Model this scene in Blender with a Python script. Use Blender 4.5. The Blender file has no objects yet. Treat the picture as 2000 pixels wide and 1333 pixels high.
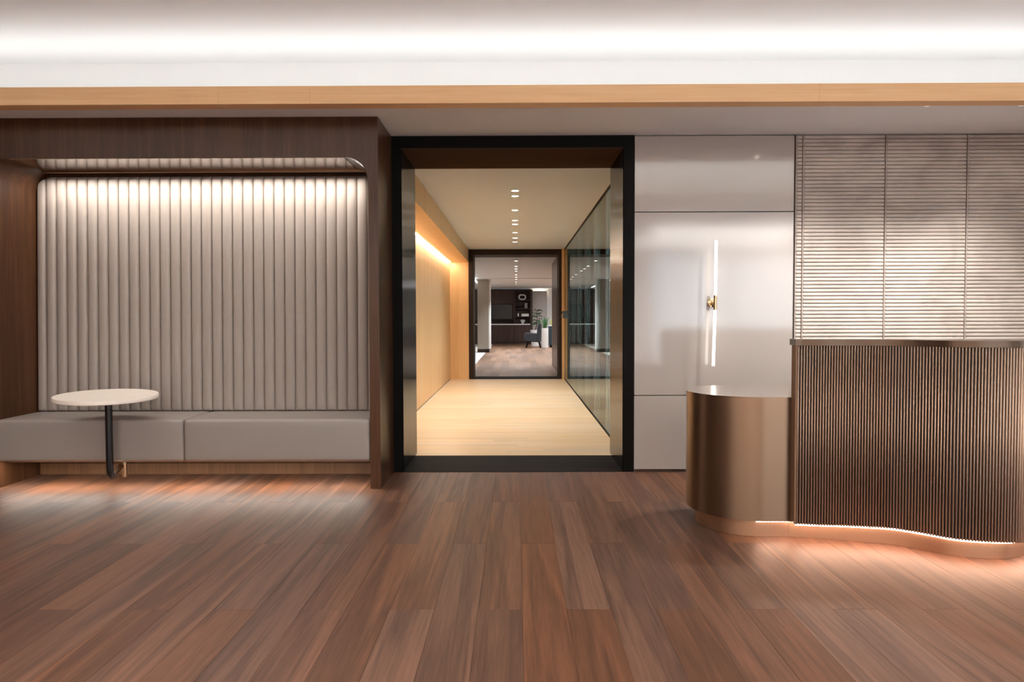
import bpy, bmesh, math, random
from mathutils import Vector, Matrix, Euler
random.seed(7)
SC = bpy.context.scene
COL = SC.collection
R = math.radians

# ---------------------------------------------------------------- camera
F_PX, CAM_H = 1400.0, 1.2
cam_d = bpy.data.cameras.new('camera'); cam = bpy.data.objects.new('camera', cam_d); COL.objects.link(cam)
cam_d.sensor_width = 36.0; cam_d.lens = F_PX / 2000 * 36.0
cam_d.clip_start = 0.05; cam_d.clip_end = 200
PITCH, YAW, ROLL = math.atan(47 / F_PX), math.atan(8 / F_PX), R(-0.17)
CAM_R = Matrix.Rotation(YAW, 3, 'Z') @ Matrix.Rotation(math.pi / 2 - PITCH, 3, 'X') @ Matrix.Rotation(ROLL, 3, 'Z')
cam.rotation_euler = CAM_R.to_euler(); cam.location = (0, 0, CAM_H)
SC.camera = cam

def ray(px, py):
    return CAM_R @ Vector(((px - 1000) / F_PX, -(py - 666.5) / F_PX, -1.0))
def at_y(px, py, y):                      # point of the plane y = const seen at a pixel of the photograph
    d = ray(px, py); t = y / d.y
    return Vector((d.x * t, y, CAM_H + d.z * t))
def at_z(px, py, z):
    d = ray(px, py); t = (z - CAM_H) / d.z
    return Vector((d.x * t, d.y * t, z))

# ---------------------------------------------------------------- view, world, light levels
vs = SC.view_settings
SC.display_settings.display_device = 'sRGB'
vs.view_transform = 'Standard'; vs.look = 'None'; vs.gamma = 1.0; vs.use_curve_mapping = False
vs.exposure = 0.45
SC.cycles.use_denoising = True
SC.cycles.max_bounces = 10; SC.cycles.diffuse_bounces = 5; SC.cycles.glossy_bounces = 5
SC.cycles.transparent_max_bounces = 12
SC.cycles.sample_clamp_indirect = 8.0
SC.cycles.caustics_reflective = False; SC.cycles.caustics_refractive = False
W = bpy.data.worlds.new('world'); SC.world = W; W.use_nodes = True
W.node_tree.nodes['Background'].inputs[0].default_value = (0.90, 0.945, 1.0, 1)
W.node_tree.nodes['Background'].inputs[1].default_value = 3.6

COVE_W, COVE2_W = 16.0, 88.0            # cove strips of the reception ceiling
NICHE_W, BENCH_W = 19.0, 13.0             # strips above the backrest and under the bench
SPOT_W = 85.0                             # soffit spots over the desk
REAR_W = 160.0                             # fill spots added under the soffit behind the camera
CORR_W, CORR_STRIP_W = 60.0, 32.0         # corridor downlights, wall strip
FAR_W = 230.0
DESK_E, SCONCE_E = 44.0, 3.6
CORR_C = (0.82, 0.92, 1.0); NEUT = (1.0, 0.955, 0.91); AMBER = (1.0, 0.93, 0.83)

FILL_AREA_W = 85.0                             # fill areas added under the rear soffit
def area(name, loc, sx, sy, watts, col, rot=(0, 0, 0)):
    d = bpy.data.lights.new(name, 'AREA'); d.shape = 'RECTANGLE'; d.size = sx; d.size_y = sy
    d.energy = watts; d.color = col
    o = bpy.data.objects.new(name, d); o.location = loc; o.rotation_euler = rot; COL.objects.link(o); return o
def spot(name, loc, watts, col, cone=100, blend=0.6, rad=0.03, rot=(0, 0, 0), parent=None):
    d = bpy.data.lights.new(name, 'SPOT'); d.energy = watts; d.color = col
    d.spot_size = R(cone); d.spot_blend = blend; d.shadow_soft_size = rad
    o = bpy.data.objects.new(name, d); o.location = loc; o.rotation_euler = rot; COL.objects.link(o)
    if parent: o.parent = parent; o.location = Vector(loc) - parent.location
    return o

# ---------------------------------------------------------------- key measures (metres)
WY = 5.51              # plane of the reception back wall
SOF = 2.582            # soffit height
CZ = 3.03              # raised ceiling
FY0, FY1 = 4.62, 4.73  # timber fascia
NY = 4.97              # niche front
NIL, NIR, NOR = -3.66, -1.02, -0.948   # niche inner left, inner right, outer right
NIZ = 2.304            # niche inner ceiling
PB = 6.25              # back of the portal
FPY, FPB = 13.8, 14.4  # far portal
CC = 2.50              # corridor ceiling
CXL, CXB, CXR = -1.27, -0.912, 0.93    # corridor recess wall, bulkhead, glass wall
XL, XR, YB = -5.6, 6.2, -3.6           # reception room extents

# cove strips lie in the troughs behind the fascias and shine up
area('cove_light', (0.3, 4.85, 2.63), 11.6, 0.05, COVE_W, (1.0, 0.975, 0.95), (R(180 + 22), 0, 0))
area('cove_light_opposite', (0.3, 2.09, 2.63), 11.6, 0.05, COVE2_W, (1.0, 0.975, 0.95), (R(180 - 22), 0, 0))
for y_ in (-0.6, -2.2):
    for x_ in (-3.0, 0.3, 3.6): area('rear_fill_area', (x_, y_, SOF - 0.006), 2.8, 0.25, FILL_AREA_W, NEUT)  # unseen fill added to light the room from behind the camera
area('niche_light', ((NIL + NIR) / 2, 5.345, 2.272), NIR - NIL - 0.25, 0.025, NICHE_W, (1.0, 0.93, 0.86), (R(-6), 0, 0))
area('bench_light', ((NIL + NIR) / 2, 4.992, 0.1915), NIR - NIL - 0.06, 0.016, BENCH_W, AMBER, (0, 0, 0))
area('meeting_room_fill', (CXR + 1.5, 10.0, CC - 0.03), 0.6, 6.0, 420.0, (0.78, 0.89, 1.0))  # added fill: brightens and cools the corridor through the glass
area('corridor_wall_light', (CXL + 0.05, (PB + FPY) / 2, 2.245), 0.03, FPY - PB - 0.1, CORR_STRIP_W, (1.0, 0.88, 0.72), (0, R(-15), 0))

# ---------------------------------------------------------------- materials
def nt(name):
    m = bpy.data.materials.new(name); m.use_nodes = True
    t = m.node_tree; return m, t, t.nodes['Principled BSDF'], t.nodes, t.links
def srgb(r, g, b):
    f = lambda c: (c / 255 / 12.92) if c / 255 <= 0.04045 else ((c / 255 + 0.055) / 1.055) ** 2.4
    return (f(r), f(g), f(b), 1)
def plain(name, col, rough=0.5, metal=0.0, noise=0.0, nscale=8.0, bump=0.0, bscale=200.0, coat=0.0, spec=0.5):
    m, t, p, n, l = nt(name)
    p.inputs['Base Color'].default_value = col; p.inputs['Roughness'].default_value = rough
    p.inputs['Metallic'].default_value = metal; p.inputs['Coat Weight'].default_value = coat
    p.inputs['Specular IOR Level'].default_value = spec; p.inputs['Coat Roughness'].default_value = 0.11
    tc = n.new('ShaderNodeTexCoord')
    if noise:
        z = n.new('ShaderNodeTexNoise'); z.inputs['Scale'].default_value = nscale; z.inputs['Detail'].default_value = 5
        l.new(tc.outputs['Object'], z.inputs['Vector'])
        mr = n.new('ShaderNodeMapRange'); mr.inputs[3].default_value = 1 - noise; mr.inputs[4].default_value = 1 + noise
        l.new(z.outputs['Fac'], mr.inputs[0])
        h = n.new('ShaderNodeHueSaturation'); h.inputs['Color'].default_value = col
        l.new(mr.outputs[0], h.inputs['Value']); l.new(h.outputs[0], p.inputs['Base Color'])
    if bump:
        z = n.new('ShaderNodeTexNoise'); z.inputs['Scale'].default_value = bscale; z.inputs['Detail'].default_value = 3
        l.new(tc.outputs['Object'], z.inputs['Vector'])
        b = n.new('ShaderNodeBump'); b.inputs['Strength'].default_value = bump; b.inputs['Distance'].default_value = 0.002
        l.new(z.outputs['Fac'], b.inputs['Height']); l.new(b.outputs[0], p.inputs['Normal'])
    return m
def wood(name, dark, light, axis='Y', fine=26.0, stretch=0.035, rough=0.4, rand=0.0, contrast=(0.34, 0.66), bump=0.15, figure=0.5, spec=0.3):
    m, t, p, n, l = nt(name)
    tc = n.new('ShaderNodeTexCoord'); oi = n.new('ShaderNodeObjectInfo')
    add = n.new('ShaderNodeVectorMath'); add.operation = 'MULTIPLY_ADD'
    cmb = n.new('ShaderNodeCombineXYZ')
    for i, k in enumerate((91.0, 57.0, 73.0)):
        q = n.new('ShaderNodeMath'); q.operation = 'MULTIPLY'; q.inputs[1].default_value = k if rand else 0.0
        l.new(oi.outputs['Random'], q.inputs[0]); l.new(q.outputs[0], cmb.inputs[i])
    add.inputs[1].default_value = (1, 1, 1)
    l.new(tc.outputs['Object'], add.inputs[0]); l.new(cmb.outputs[0], add.inputs[2])
    mp = n.new('ShaderNodeMapping'); s = [1.0, 1.0, 1.0]; s['XYZ'.index(axis)] = stretch
    mp.inputs['Scale'].default_value = s; l.new(add.outputs[0], mp.inputs['Vector'])
    a = n.new('ShaderNodeTexNoise'); a.inputs['Scale'].default_value = fine * 0.28; a.inputs['Detail'].default_value = 4
    a.inputs['Distortion'].default_value = 0.8; l.new(mp.outputs[0], a.inputs['Vector'])
    b = n.new('ShaderNodeTexNoise'); b.inputs['Scale'].default_value = fine * 2.6; b.inputs['Detail'].default_value = 7
    b.inputs['Roughness'].default_value = 0.65; l.new(mp.outputs[0], b.inputs['Vector'])
    # figure: growth rings read from the slow noise
    mu = n.new('ShaderNodeMath'); mu.operation = 'MULTIPLY'; mu.inputs[1].default_value = 9.0; l.new(a.outputs['Fac'], mu.inputs[0])
    fr = n.new('ShaderNodeMath'); fr.operation = 'PINGPONG'; fr.inputs[1].default_value = 1.0; l.new(mu.outputs[0], fr.inputs[0])
    m1 = n.new('ShaderNodeMix'); m1.data_type = 'FLOAT'; m1.inputs[0].default_value = figure * 0.45
    l.new(b.outputs['Fac'], m1.inputs[2]); l.new(fr.outputs[0], m1.inputs[3])
    m2 = n.new('ShaderNodeMix'); m2.data_type = 'FLOAT'; m2.inputs[0].default_value = 0.40
    l.new(m1.outputs[0], m2.inputs[2]); l.new(a.outputs['Fac'], m2.inputs[3])
    cr = n.new('ShaderNodeValToRGB'); cr.color_ramp.elements[0].position = contrast[0]; cr.color_ramp.elements[1].position = contrast[1]
    cr.color_ramp.elements[0].color = dark; cr.color_ramp.elements[1].color = light
    l.new(m2.outputs[0], cr.inputs[0])
    out = cr.outputs[0]
    if rand:
        h = n.new('ShaderNodeHueSaturation')
        mr = n.new('ShaderNodeMapRange'); mr.inputs[3].default_value = 1 - rand; mr.inputs[4].default_value = 1 + rand
        l.new(oi.outputs['Random'], mr.inputs[0]); l.new(mr.outputs[0], h.inputs['Value'])
        q = n.new('ShaderNodeMath'); q.operation = 'MULTIPLY'; q.inputs[1].default_value = 17.0; l.new(oi.outputs['Random'], q.inputs[0])
        w = n.new('ShaderNodeMath'); w.operation = 'FRACT'; l.new(q.outputs[0], w.inputs[0])
        ms = n.new('ShaderNodeMapRange'); ms.inputs[3].default_value = 0.84; ms.inputs[4].default_value = 1.04
        l.new(w.outputs[0], ms.inputs[0]); l.new(ms.outputs[0], h.inputs['Saturation'])
        l.new(out, h.inputs['Color']); out = h.outputs[0]
    l.new(out, p.inputs['Base Color']); p.inputs['Specular IOR Level'].default_value = spec
    p.inputs['Roughness'].default_value = rough
    if bump:
        bp = n.new('ShaderNodeBump'); bp.inputs['Strength'].default_value = bump; bp.inputs['Distance'].default_value = 0.001
        l.new(b.outputs['Fac'], bp.inputs['Height']); l.new(bp.outputs[0], p.inputs['Normal'])
    return m
def brushed(name, col, rough=0.32, aniso=0.0, tangent=(0, 0, 1)):
    m, t, p, n, l = nt(name)
    p.inputs['Base Color'].default_value = col; p.inputs['Metallic'].default_value = 1.0
    p.inputs['Roughness'].default_value = rough
    if aniso:
        p.inputs['Anisotropic'].default_value = aniso
        tg = n.new('ShaderNodeCombineXYZ')
        for i in range(3): tg.inputs[i].default_value = tangent[i]
        l.new(tg.outputs[0], p.inputs['Tangent'])
    tc = n.new('ShaderNodeTexCoord'); mp = n.new('ShaderNodeMapping'); mp.inputs['Scale'].default_value = (60, 60, 1.0)
    z = n.new('ShaderNodeTexNoise'); z.inputs['Scale'].default_value = 6; z.inputs['Detail'].default_value = 2
    l.new(tc.outputs['Object'], mp.inputs[0]); l.new(mp.outputs[0], z.inputs['Vector'])
    mr = n.new('ShaderNodeMapRange'); mr.inputs[3].default_value = rough * 0.88; mr.inputs[4].default_value = rough * 1.12
    l.new(z.outputs['Fac'], mr.inputs[0]); l.new(mr.outputs[0], p.inputs['Roughness'])
    return m
def glow(name, col, s):
    m, t, p, n, l = nt(name)
    p.inputs['Base Color'].default_value = (0.8, 0.8, 0.8, 1)
    p.inputs['Emission Color'].default_value = (*col, 1); p.inputs['Emission Strength'].default_value = s
    return m
def glass(name, tint, ior=1.6):
    m, t, p, n, l = nt(name)
    o = n['Material Output']
    tr = n.new('ShaderNodeBsdfTransparent'); tr.inputs[0].default_value = tint
    gl = n.new('ShaderNodeBsdfGlossy'); gl.inputs['Roughness'].default_value = 0.0; gl.inputs['Color'].default_value = (0.86, 0.94, 0.92, 1)
    fr = n.new('ShaderNodeFresnel'); fr.inputs['IOR'].default_value = ior
    mx = n.new('ShaderNodeMixShader'); l.new(fr.outputs[0], mx.inputs[0]); l.new(tr.outputs[0], mx.inputs[1]); l.new(gl.outputs[0], mx.inputs[2])
    l.new(mx.outputs[0], o.inputs['Surface'])
    return m

M = {}
M['ceiling'] = plain('ceiling_paint', (0.83, 0.865, 0.885, 1), 0.75, noise=0.01, nscale=3)
M['cool_light_paint'] = plain('ceiling_cool_light_paint', (0.80, 0.885, 0.97, 1), 0.75, noise=0.01, nscale=3)  # cool light put into the colour, against the warm bounce off the oak
M['paint'] = plain('wall_paint', (0.72, 0.70, 0.68, 1), 0.7, noise=0.015, nscale=2)
M['walnut'] = wood('walnut_planks', srgb(56, 36, 26), srgb(122, 81, 58), 'Y', 30, 0.04, 0.5, rand=0.14, figure=0.55, bump=0.03, contrast=(0.28, 0.74), spec=0.28)
M['subfloor'] = plain('floor_joint', (0.05, 0.028, 0.018, 1), 0.7, noise=0.2, nscale=20)
M['veneer'] = wood('dark_veneer', srgb(50, 30, 18), srgb(84, 54, 34), 'Z', 42, 0.03, 0.30, figure=0.2, bump=0.02, spec=0.25)
M['veneer_gloss'] = wood('polished_veneer', srgb(74, 50, 33), srgb(110, 78, 52), 'Y', 42, 0.03, 0.13, figure=0.2, bump=0.0, spec=0.6)
M['veneer_gloss'].node_tree.nodes['Principled BSDF'].inputs['Specular Tint'].default_value = (1.0, 0.78, 0.56, 1)
M['kick'] = wood('kick_veneer', srgb(88, 60, 40), srgb(118, 84, 58), 'Z', 42, 0.03, 0.4, figure=0.2, bump=0.06)
M['fascia'] = wood('fascia_oak', srgb(224, 178, 130), srgb(242, 204, 158), 'X', 34, 0.02, 0.5, figure=0.2, bump=0.06)
M['oak_z'] = wood('oak_panel', srgb(212, 166, 112), srgb(230, 187, 134), 'Z', 30, 0.03, 0.42, figure=0.2, bump=0.05)
M['oak_floor'] = wood('oak_floor', srgb(205, 170, 126), srgb(228, 195, 152), 'X', 26, 0.035, 0.33, rand=0.05, figure=0.3, bump=0.06)
M['fabric'] = plain('taupe_upholstery', srgb(150, 139, 131), 0.62, noise=0.03, nscale=30, bump=0.12, bscale=700)
M['fabric_seat'] = plain('taupe_seat_leather', srgb(136, 127, 120), 0.5, noise=0.02, nscale=12, bump=0.08, bscale=500)
M['black'] = plain('black_steel', (0.004, 0.0035, 0.003, 1), 0.55, noise=0.1, nscale=4, spec=0.08)
M['black_gloss'] = plain('black_tube', (0.008, 0.008, 0.009, 1), 0.22, noise=0.1)
M['threshold'] = wood('dark_threshold', srgb(20, 17, 15), srgb(38, 33, 29), 'X', 40, 0.03, 0.7, figure=0.2, spec=0.05)
M['reveal'] = brushed('brushed_steel_reveal', (0.135, 0.135, 0.136, 1), 0.2, 1.0, (0, 1, 0))
M['reveal_head'] = plain('dark_bronze_head', srgb(78, 62, 50), 0.85, noise=0.04, spec=0.0)
M['panel'] = plain('grey_lacquer_panel', srgb(164, 154, 146), 0.45, noise=0.015, nscale=3, coat=1.0)
M['panel'].node_tree.nodes['Principled BSDF'].inputs['Coat IOR'].default_value = 1.7
M['gap'] = plain('dark_joint', (0.02, 0.016, 0.014, 1), 0.6, noise=0.1)
M['base_bronze'] = brushed('bronze_base', (0.25, 0.15, 0.09, 1), 0.4)
M['kickdark'] = plain('dark_base', srgb(70, 48, 34), 0.6, noise=0.05)
M['bronze'] = brushed('champagne_bronze', srgb(132, 108, 88), 0.36, 0.8)
M['bronze_top'] = brushed('champagne_bronze_top', srgb(150, 124, 101), 0.2)
M['plinth'] = brushed('champagne_plinth', srgb(190, 150, 120), 0.38)
M['slat'] = brushed('bronze_slat', srgb(184, 157, 136), 0.40, 0.9)
M['core'] = wood('desk_core', srgb(34, 22, 16), srgb(52, 34, 24), 'Z', 60, 0.03, 0.45, figure=0.2)
M['cap'] = brushed('bronze_cap', srgb(88, 72, 60), 0.3)
M['white_top'] = plain('white_laminate', srgb(232, 222, 210), 0.4, noise=0.01)
M['brass'] = brushed('brass', srgb(196, 168, 128), 0.22)
M['nickel'] = brushed('polished_nickel', srgb(230, 214, 190), 0.12)
M['brown_frame'] = plain('dark_brown_frame', srgb(46, 35, 28), 0.6, noise=0.05, spec=0.15)
M['bookcase'] = wood('bookcase_veneer', srgb(52, 38, 34), srgb(82, 62, 55), 'Z', 20, 0.04, 0.45, figure=0.2)
M['screen'] = plain('television_screen', srgb(50, 48, 48), 0.2, noise=0.02)
M['white'] = plain('white_ceramic', (0.8, 0.79, 0.77, 1), 0.4, noise=0.02)
M['stone'] = plain('pale_stone', srgb(214, 204, 194), 0.4, noise=0.04, nscale=3)
M['column'] = plain('column_paint', srgb(138, 128, 116), 0.5, noise=0.02)
M['greypanel'] = plain('pale_grey_panel', srgb(178, 170, 166), 0.6, noise=0.02)
M['chair'] = plain('charcoal_fabric', srgb(42, 43, 48), 0.8, noise=0.08, nscale=40)
M['teal'] = plain('dark_teal', srgb(34, 48, 56), 0.6, noise=0.05)
M['leaf'] = plain('green_leaf', srgb(52, 86, 56), 0.45, noise=0.3, nscale=14)
M['leaf2'] = plain('snake_leaf', srgb(70, 110, 66), 0.45, noise=0.35, nscale=25)
M['leaf3'] = plain('lime_leaf', srgb(150, 150, 70), 0.5, noise=0.3, nscale=25)
M['bark'] = plain('bark', srgb(92, 70, 52), 0.8, noise=0.2, nscale=40)
M['soil'] = plain('soil', (0.03, 0.02, 0.015, 1), 0.9, noise=0.3, nscale=60)
M['hardware'] = plain('blue_grey_hardware', srgb(78, 92, 102), 0.35, metal=0.6, noise=0.05)
M['glass'] = glass('clear_glass', (0.80, 0.88, 0.86, 1), 3.0)
M['window_glass'] = glass('window_glass', (0.95, 0.98, 1.0, 1), 1.45)
M['joint'] = plain('glass_joint', (0.85, 0.86, 0.84, 1), 0.4, noise=0.02)
M['shade_trim'] = plain('downlight_trim', (0.8, 0.8, 0.79, 1), 0.5, noise=0.01)
M['lamp'] = glow('lamp_disc', (1.0, 0.93, 0.84), 14.0)
M['sconce'] = glow('sconce_tube', (1.0, 0.95, 0.88), SCONCE_E)
M['desk_led'] = glow('desk_led', (1.0, 0.63, 0.45), DESK_E)
M['strip'] = glow('led_strip', (1.0, 0.90, 0.74), 10.0)
M['cove'] = glow('cove_strip', (1.0, 0.93, 0.86), 6.0)
# tile: pale stone with darker clouds, a little different from piece to piece
def tile_mat():
    m, t, p, n, l = nt('stone_tile')
    tc = n.new('ShaderNodeTexCoord'); oi = n.new('ShaderNodeObjectInfo'); geo = n.new('ShaderNodeNewGeometry')
    z = n.new('ShaderNodeTexNoise'); z.inputs['Scale'].default_value = 2.6; z.inputs['Detail'].default_value = 6; z.inputs['Distortion'].default_value = 1.0
    l.new(geo.outputs['Position'], z.inputs['Vector'])
    cr = n.new('ShaderNodeValToRGB'); cr.color_ramp.elements[0].position = 0.35; cr.color_ramp.elements[1].position = 0.62
    cr.color_ramp.elements[0].color = srgb(164, 152, 143); cr.color_ramp.elements[1].color = srgb(186, 174, 164)
    l.new(z.outputs['Fac'], cr.inputs[0])
    h = n.new('ShaderNodeHueSaturation'); mr = n.new('ShaderNodeMapRange'); mr.inputs[3].default_value = 0.94; mr.inputs[4].default_value = 1.06
    l.new(oi.outputs['Random'], mr.inputs[0]); l.new(mr.outputs[0], h.inputs['Value']); l.new(cr.outputs[0], h.inputs['Color'])
    l.new(h.outputs[0], p.inputs['Base Color']); p.inputs['Roughness'].default_value = 0.5
    return m
M['tile'] = tile_mat()
def plank_floor(name, dark, light, rough):
    m, t, p, n, l = nt(name)
    tc = n.new('ShaderNodeTexCoord'); mp = n.new('ShaderNodeMapping'); mp.inputs['Rotation'].default_value = (0, 0, R(90))
    br = n.new('ShaderNodeTexBrick'); br.inputs['Scale'].default_value = 1.0
    br.inputs['Brick Width'].default_value = 1.71; br.inputs['Row Height'].default_value = 0.182; br.inputs['Mortar Size'].default_value = 0.002
    br.inputs['Color1'].default_value = dark; br.inputs['Color2'].default_value = light; br.inputs['Mortar'].default_value = (0.03, 0.02, 0.015, 1)
    l.new(tc.outputs['Object'], mp.inputs[0]); l.new(mp.outputs[0], br.inputs['Vector'])
    z = n.new('ShaderNodeTexNoise'); z.inputs['Scale'].default_value = 20; z.inputs['Detail'].default_value = 5
    m2 = n.new('ShaderNodeMapping'); m2.inputs['Scale'].default_value = (1, 0.06, 1); l.new(tc.outputs['Object'], m2.inputs[0]); l.new(m2.outputs[0], z.inputs['Vector'])
    mr = n.new('ShaderNodeMapRange'); mr.inputs[3].default_value = 0.7; mr.inputs[4].default_value = 1.3; l.new(z.outputs['Fac'], mr.inputs[0])
    h = n.new('ShaderNodeHueSaturation'); l.new(mr.outputs[0], h.inputs['Value']); l.new(br.outputs[0], h.inputs['Color'])
    l.new(h.outputs[0], p.inputs['Base Color']); p.inputs['Roughness'].default_value = rough
    return m
M['far_floor'] = plank_floor('far_walnut', srgb(92, 64, 46), srgb(132, 98, 74), 0.45)
M['rear_floor'] = plank_floor('rear_walnut', srgb(94, 66, 52), srgb(124, 88, 70), 0.4)

# ---------------------------------------------------------------- mesh helpers
def tag(o, label=None, cat=None, group=None, kind=None):
    for k, v in (('label', label), ('category', cat), ('group', group), ('kind', kind)):
        if v: o[k] = v
    return o
def thing(name, loc, label, cat, group=None, kind=None):
    o = bpy.data.objects.new(name, None); o.location = loc; o.empty_display_size = 0.1; COL.objects.link(o)
    return tag(o, label, cat, group, kind)
def world_loc(o):
    v = Vector(o.location)
    while o.parent: o = o.parent; v = v + Vector(o.location)
    return v
def link(name, me, mat, parent=None, loc=None, smooth=False):
    if mat is not None and not me.materials: me.materials.append(mat)
    o = bpy.data.objects.new(name, me); COL.objects.link(o)
    if smooth:
        for p in me.polygons: p.use_smooth = True
    if loc is not None: o.location = loc
    if parent is not None:
        o.parent = parent; o.location = Vector(o.location) - world_loc(parent)
    return o
def from_bm(name, bm, mat, parent=None, smooth=False, auto=None, origin=None):
    """bm is in world coordinates; the object's origin goes to `origin` (else the parent's, else the world's)."""
    o0 = Vector(origin) if origin is not None else (world_loc(parent) if parent is not None else Vector((0, 0, 0)))
    bmesh.ops.translate(bm, verts=bm.verts, vec=-o0)
    bmesh.ops.recalc_face_normals(bm, faces=bm.faces); bm.normal_update()
    if auto is not None:
        for e in bm.edges:
            if len(e.link_faces) == 2 and e.calc_face_angle(0) > R(auto): e.smooth = False
    if auto is not None and all(not e.smooth for e in bm.edges): auto = None   # nothing to smooth
    me = bpy.data.meshes.new(name); bm.to_mesh(me); bm.free()
    return link(name, me, mat, parent, o0, smooth or auto is not None)
def add_box(bm, x0, x1, y0, y1, z0, z1, bev=0.0, seg=2):
    r = bmesh.ops.create_cube(bm, size=1.0)
    vs_ = r['verts']
    bmesh.ops.scale(bm, verts=vs_, vec=(abs(x1 - x0), abs(y1 - y0), abs(z1 - z0)))
    bmesh.ops.translate(bm, verts=vs_, vec=((x0 + x1) / 2, (y0 + y1) / 2, (z0 + z1) / 2))
    if bev:
        es = list({e for v in vs_ for e in v.link_edges})
        bmesh.ops.bevel(bm, geom=es, offset=bev, segments=seg, profile=0.5, affect='EDGES')
    return bm
def box(name, mat, parent, x0, x1, y0, y1, z0, z1, bev=0.0, seg=2, origin=None):
    bm = add_box(bmesh.new(), x0, x1, y0, y1, z0, z1, bev, seg)
    return from_bm(name, bm, mat, parent, auto=35 if bev else None, origin=origin)
def struct(o): o['kind'] = 'structure'; return o
def add_prism(bm, pts, a, b, axis):
    """extrude an outline: axis 'Z' -> pts are (x,y), 'Y' -> (x,z)"""
    mk = (lambda p, h: (p[0], p[1], h)) if axis == 'Z' else (lambda p, h: (p[0], h, p[1]))
    lo = [bm.verts.new(mk(p, a)) for p in pts]; hi = [bm.verts.new(mk(p, b)) for p in pts]
    n = len(pts)
    bm.faces.new(lo); bm.faces.new(hi)
    for i in range(n): bm.faces.new((lo[i], lo[(i + 1) % n], hi[(i + 1) % n], hi[i]))
    return bm
def add_strip(bm, path, off0, off1, z0, z1):
    """a band of thickness off0..off1 to the left of a plan path, with ends"""
    nr = normals(path); rings = []
    for p, q in zip(path, nr):
        a = (p[0] + q[0] * off0, p[1] + q[1] * off0); b = (p[0] + q[0] * off1, p[1] + q[1] * off1)
        rings.append([bm.verts.new((a[0], a[1], z0)), bm.verts.new((b[0], b[1], z0)), bm.verts.new((b[0], b[1], z1)), bm.verts.new((a[0], a[1], z1))])
    for r0, r1 in zip(rings, rings[1:]):
        for i in range(4): bm.faces.new((r0[i], r0[(i + 1) % 4], r1[(i + 1) % 4], r1[i]))
    bm.faces.new(rings[0]); bm.faces.new(rings[-1])
    return bm
def normals(path):
    out = []
    for i in range(len(path)):
        a = path[max(i - 1, 0)]; b = path[min(i + 1, len(path) - 1)]
        dx, dy = b[0] - a[0], b[1] - a[1]; d = math.hypot(dx, dy) or 1
        out.append((-dy / d, dx / d))
    return out
def catmull(pts, step):
    P = [Vector(p) for p in pts]; P = [P[0] * 2 - P[1]] + P + [P[-1] * 2 - P[-2]]
    dense = []
    for i in range(1, len(P) - 2):
        for k in range(24):
            t = k / 24; p0, p1, p2, p3 = P[i - 1], P[i], P[i + 1], P[i + 2]
            dense.append(0.5 * ((2 * p1) + (p2 - p0) * t + (2 * p0 - 5 * p1 + 4 * p2 - p3) * t * t + (3 * p1 - p0 - 3 * p2 + p3) * t ** 3))
    dense.append(P[-2])
    out = [dense[0]]; acc = 0.0
    for a, b in zip(dense, dense[1:]):
        seg = (b - a).length
        while acc + seg >= step:
            k = (step - acc) / seg; a = a + (b - a) * k; out.append(a); seg = (b - a).length; acc = 0.0
        acc += seg
    return out
def add_tube(bm, path, r, n=12, caps=True):
    path = [Vector(p) for p in path]; rs = r if isinstance(r, (list, tuple)) else [r] * len(path)
    rings = []; up = None
    for i, p in enumerate(path):
        t = (path[min(i + 1, len(path) - 1)] - path[max(i - 1, 0)]).normalized()
        if up is None:
            up = t.orthogonal().normalized()
        up = (up - t * up.dot(t)).normalized(); s = t.cross(up)
        rings.append([bm.verts.new(p + (up * math.cos(2 * math.pi * k / n) + s * math.sin(2 * math.pi * k / n)) * rs[i]) for k in range(n)])
    for a, b in zip(rings, rings[1:]):
        for k in range(n): bm.faces.new((a[k], a[(k + 1) % n], b[(k + 1) % n], b[k]))
    if caps: bm.faces.new(rings[0]); bm.faces.new(rings[-1])
    return bm
def add_lathe(bm, prof, c, n=32):
    """profile of (radius, z) turned about the vertical through c"""
    rings = []
    for r, z in prof:
        if r < 1e-6: rings.append([bm.verts.new((c[0], c[1], c[2] + z))])
        else: rings.append([bm.verts.new((c[0] + r * math.cos(2 * math.pi * k / n), c[1] + r * math.sin(2 * math.pi * k / n), c[2] + z)) for k in range(n)])
    for a, b in zip(rings, rings[1:]):
        if len(a) == 1 and len(b) == 1: continue
        for k in range(n):
            if len(a) == 1: bm.faces.new((a[0], b[k], b[(k + 1) % n]))
            elif len(b) == 1: bm.faces.new((a[k], b[0], a[(k + 1) % n]))
            else: bm.faces.new((a[k], b[k], b[(k + 1) % n], a[(k + 1) % n]))
    return bm
def arc(cx, cy, r, a0, a1, n=10):
    return [(cx + r * math.cos(R(a0 + (a1 - a0) * i / n)), cy + r * math.sin(R(a0 + (a1 - a0) * i / n))) for i in range(n + 1)]

# ================================================================ RECEPTION SHELL
floor = struct(box('floor', M['subfloor'], None, XL, XR, YB, 5.60, -0.12, -0.014))
# walnut planks, two alternating courses; each plank is an object of its own
PW, PL = 0.1815, 1.714
jy = at_z(1010, 1191, 0).y                                        # the joint line nearest the camera
px0 = at_z(1280, 1191, 0).x                                       # a long joint
plank_cache = {}
def plank_mesh(L):
    k = round(L, 3)
    if k not in plank_cache:
        bm = add_box(bmesh.new(), -PW / 2 + 0.0003, PW / 2 - 0.0003, 0.0004, L - 0.0004, -0.014, 0.0)
        es = [e for e in bm.edges if all(v.co.z > -0.001 for v in e.verts)]
        bmesh.ops.bevel(bm, geom=es, offset=0.0006, segments=1, affect='EDGES')
        bmesh.ops.recalc_face_normals(bm, faces=bm.faces)
        me = bpy.data.meshes.new('plank'); bm.to_mesh(me); bm.free(); me.materials.append(M['walnut'])
        plank_cache[k] = me
    return plank_cache[k]
c0 = math.floor((-4.35 - px0) / PW); c1 = math.floor((4.25 - px0) / PW)
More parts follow.
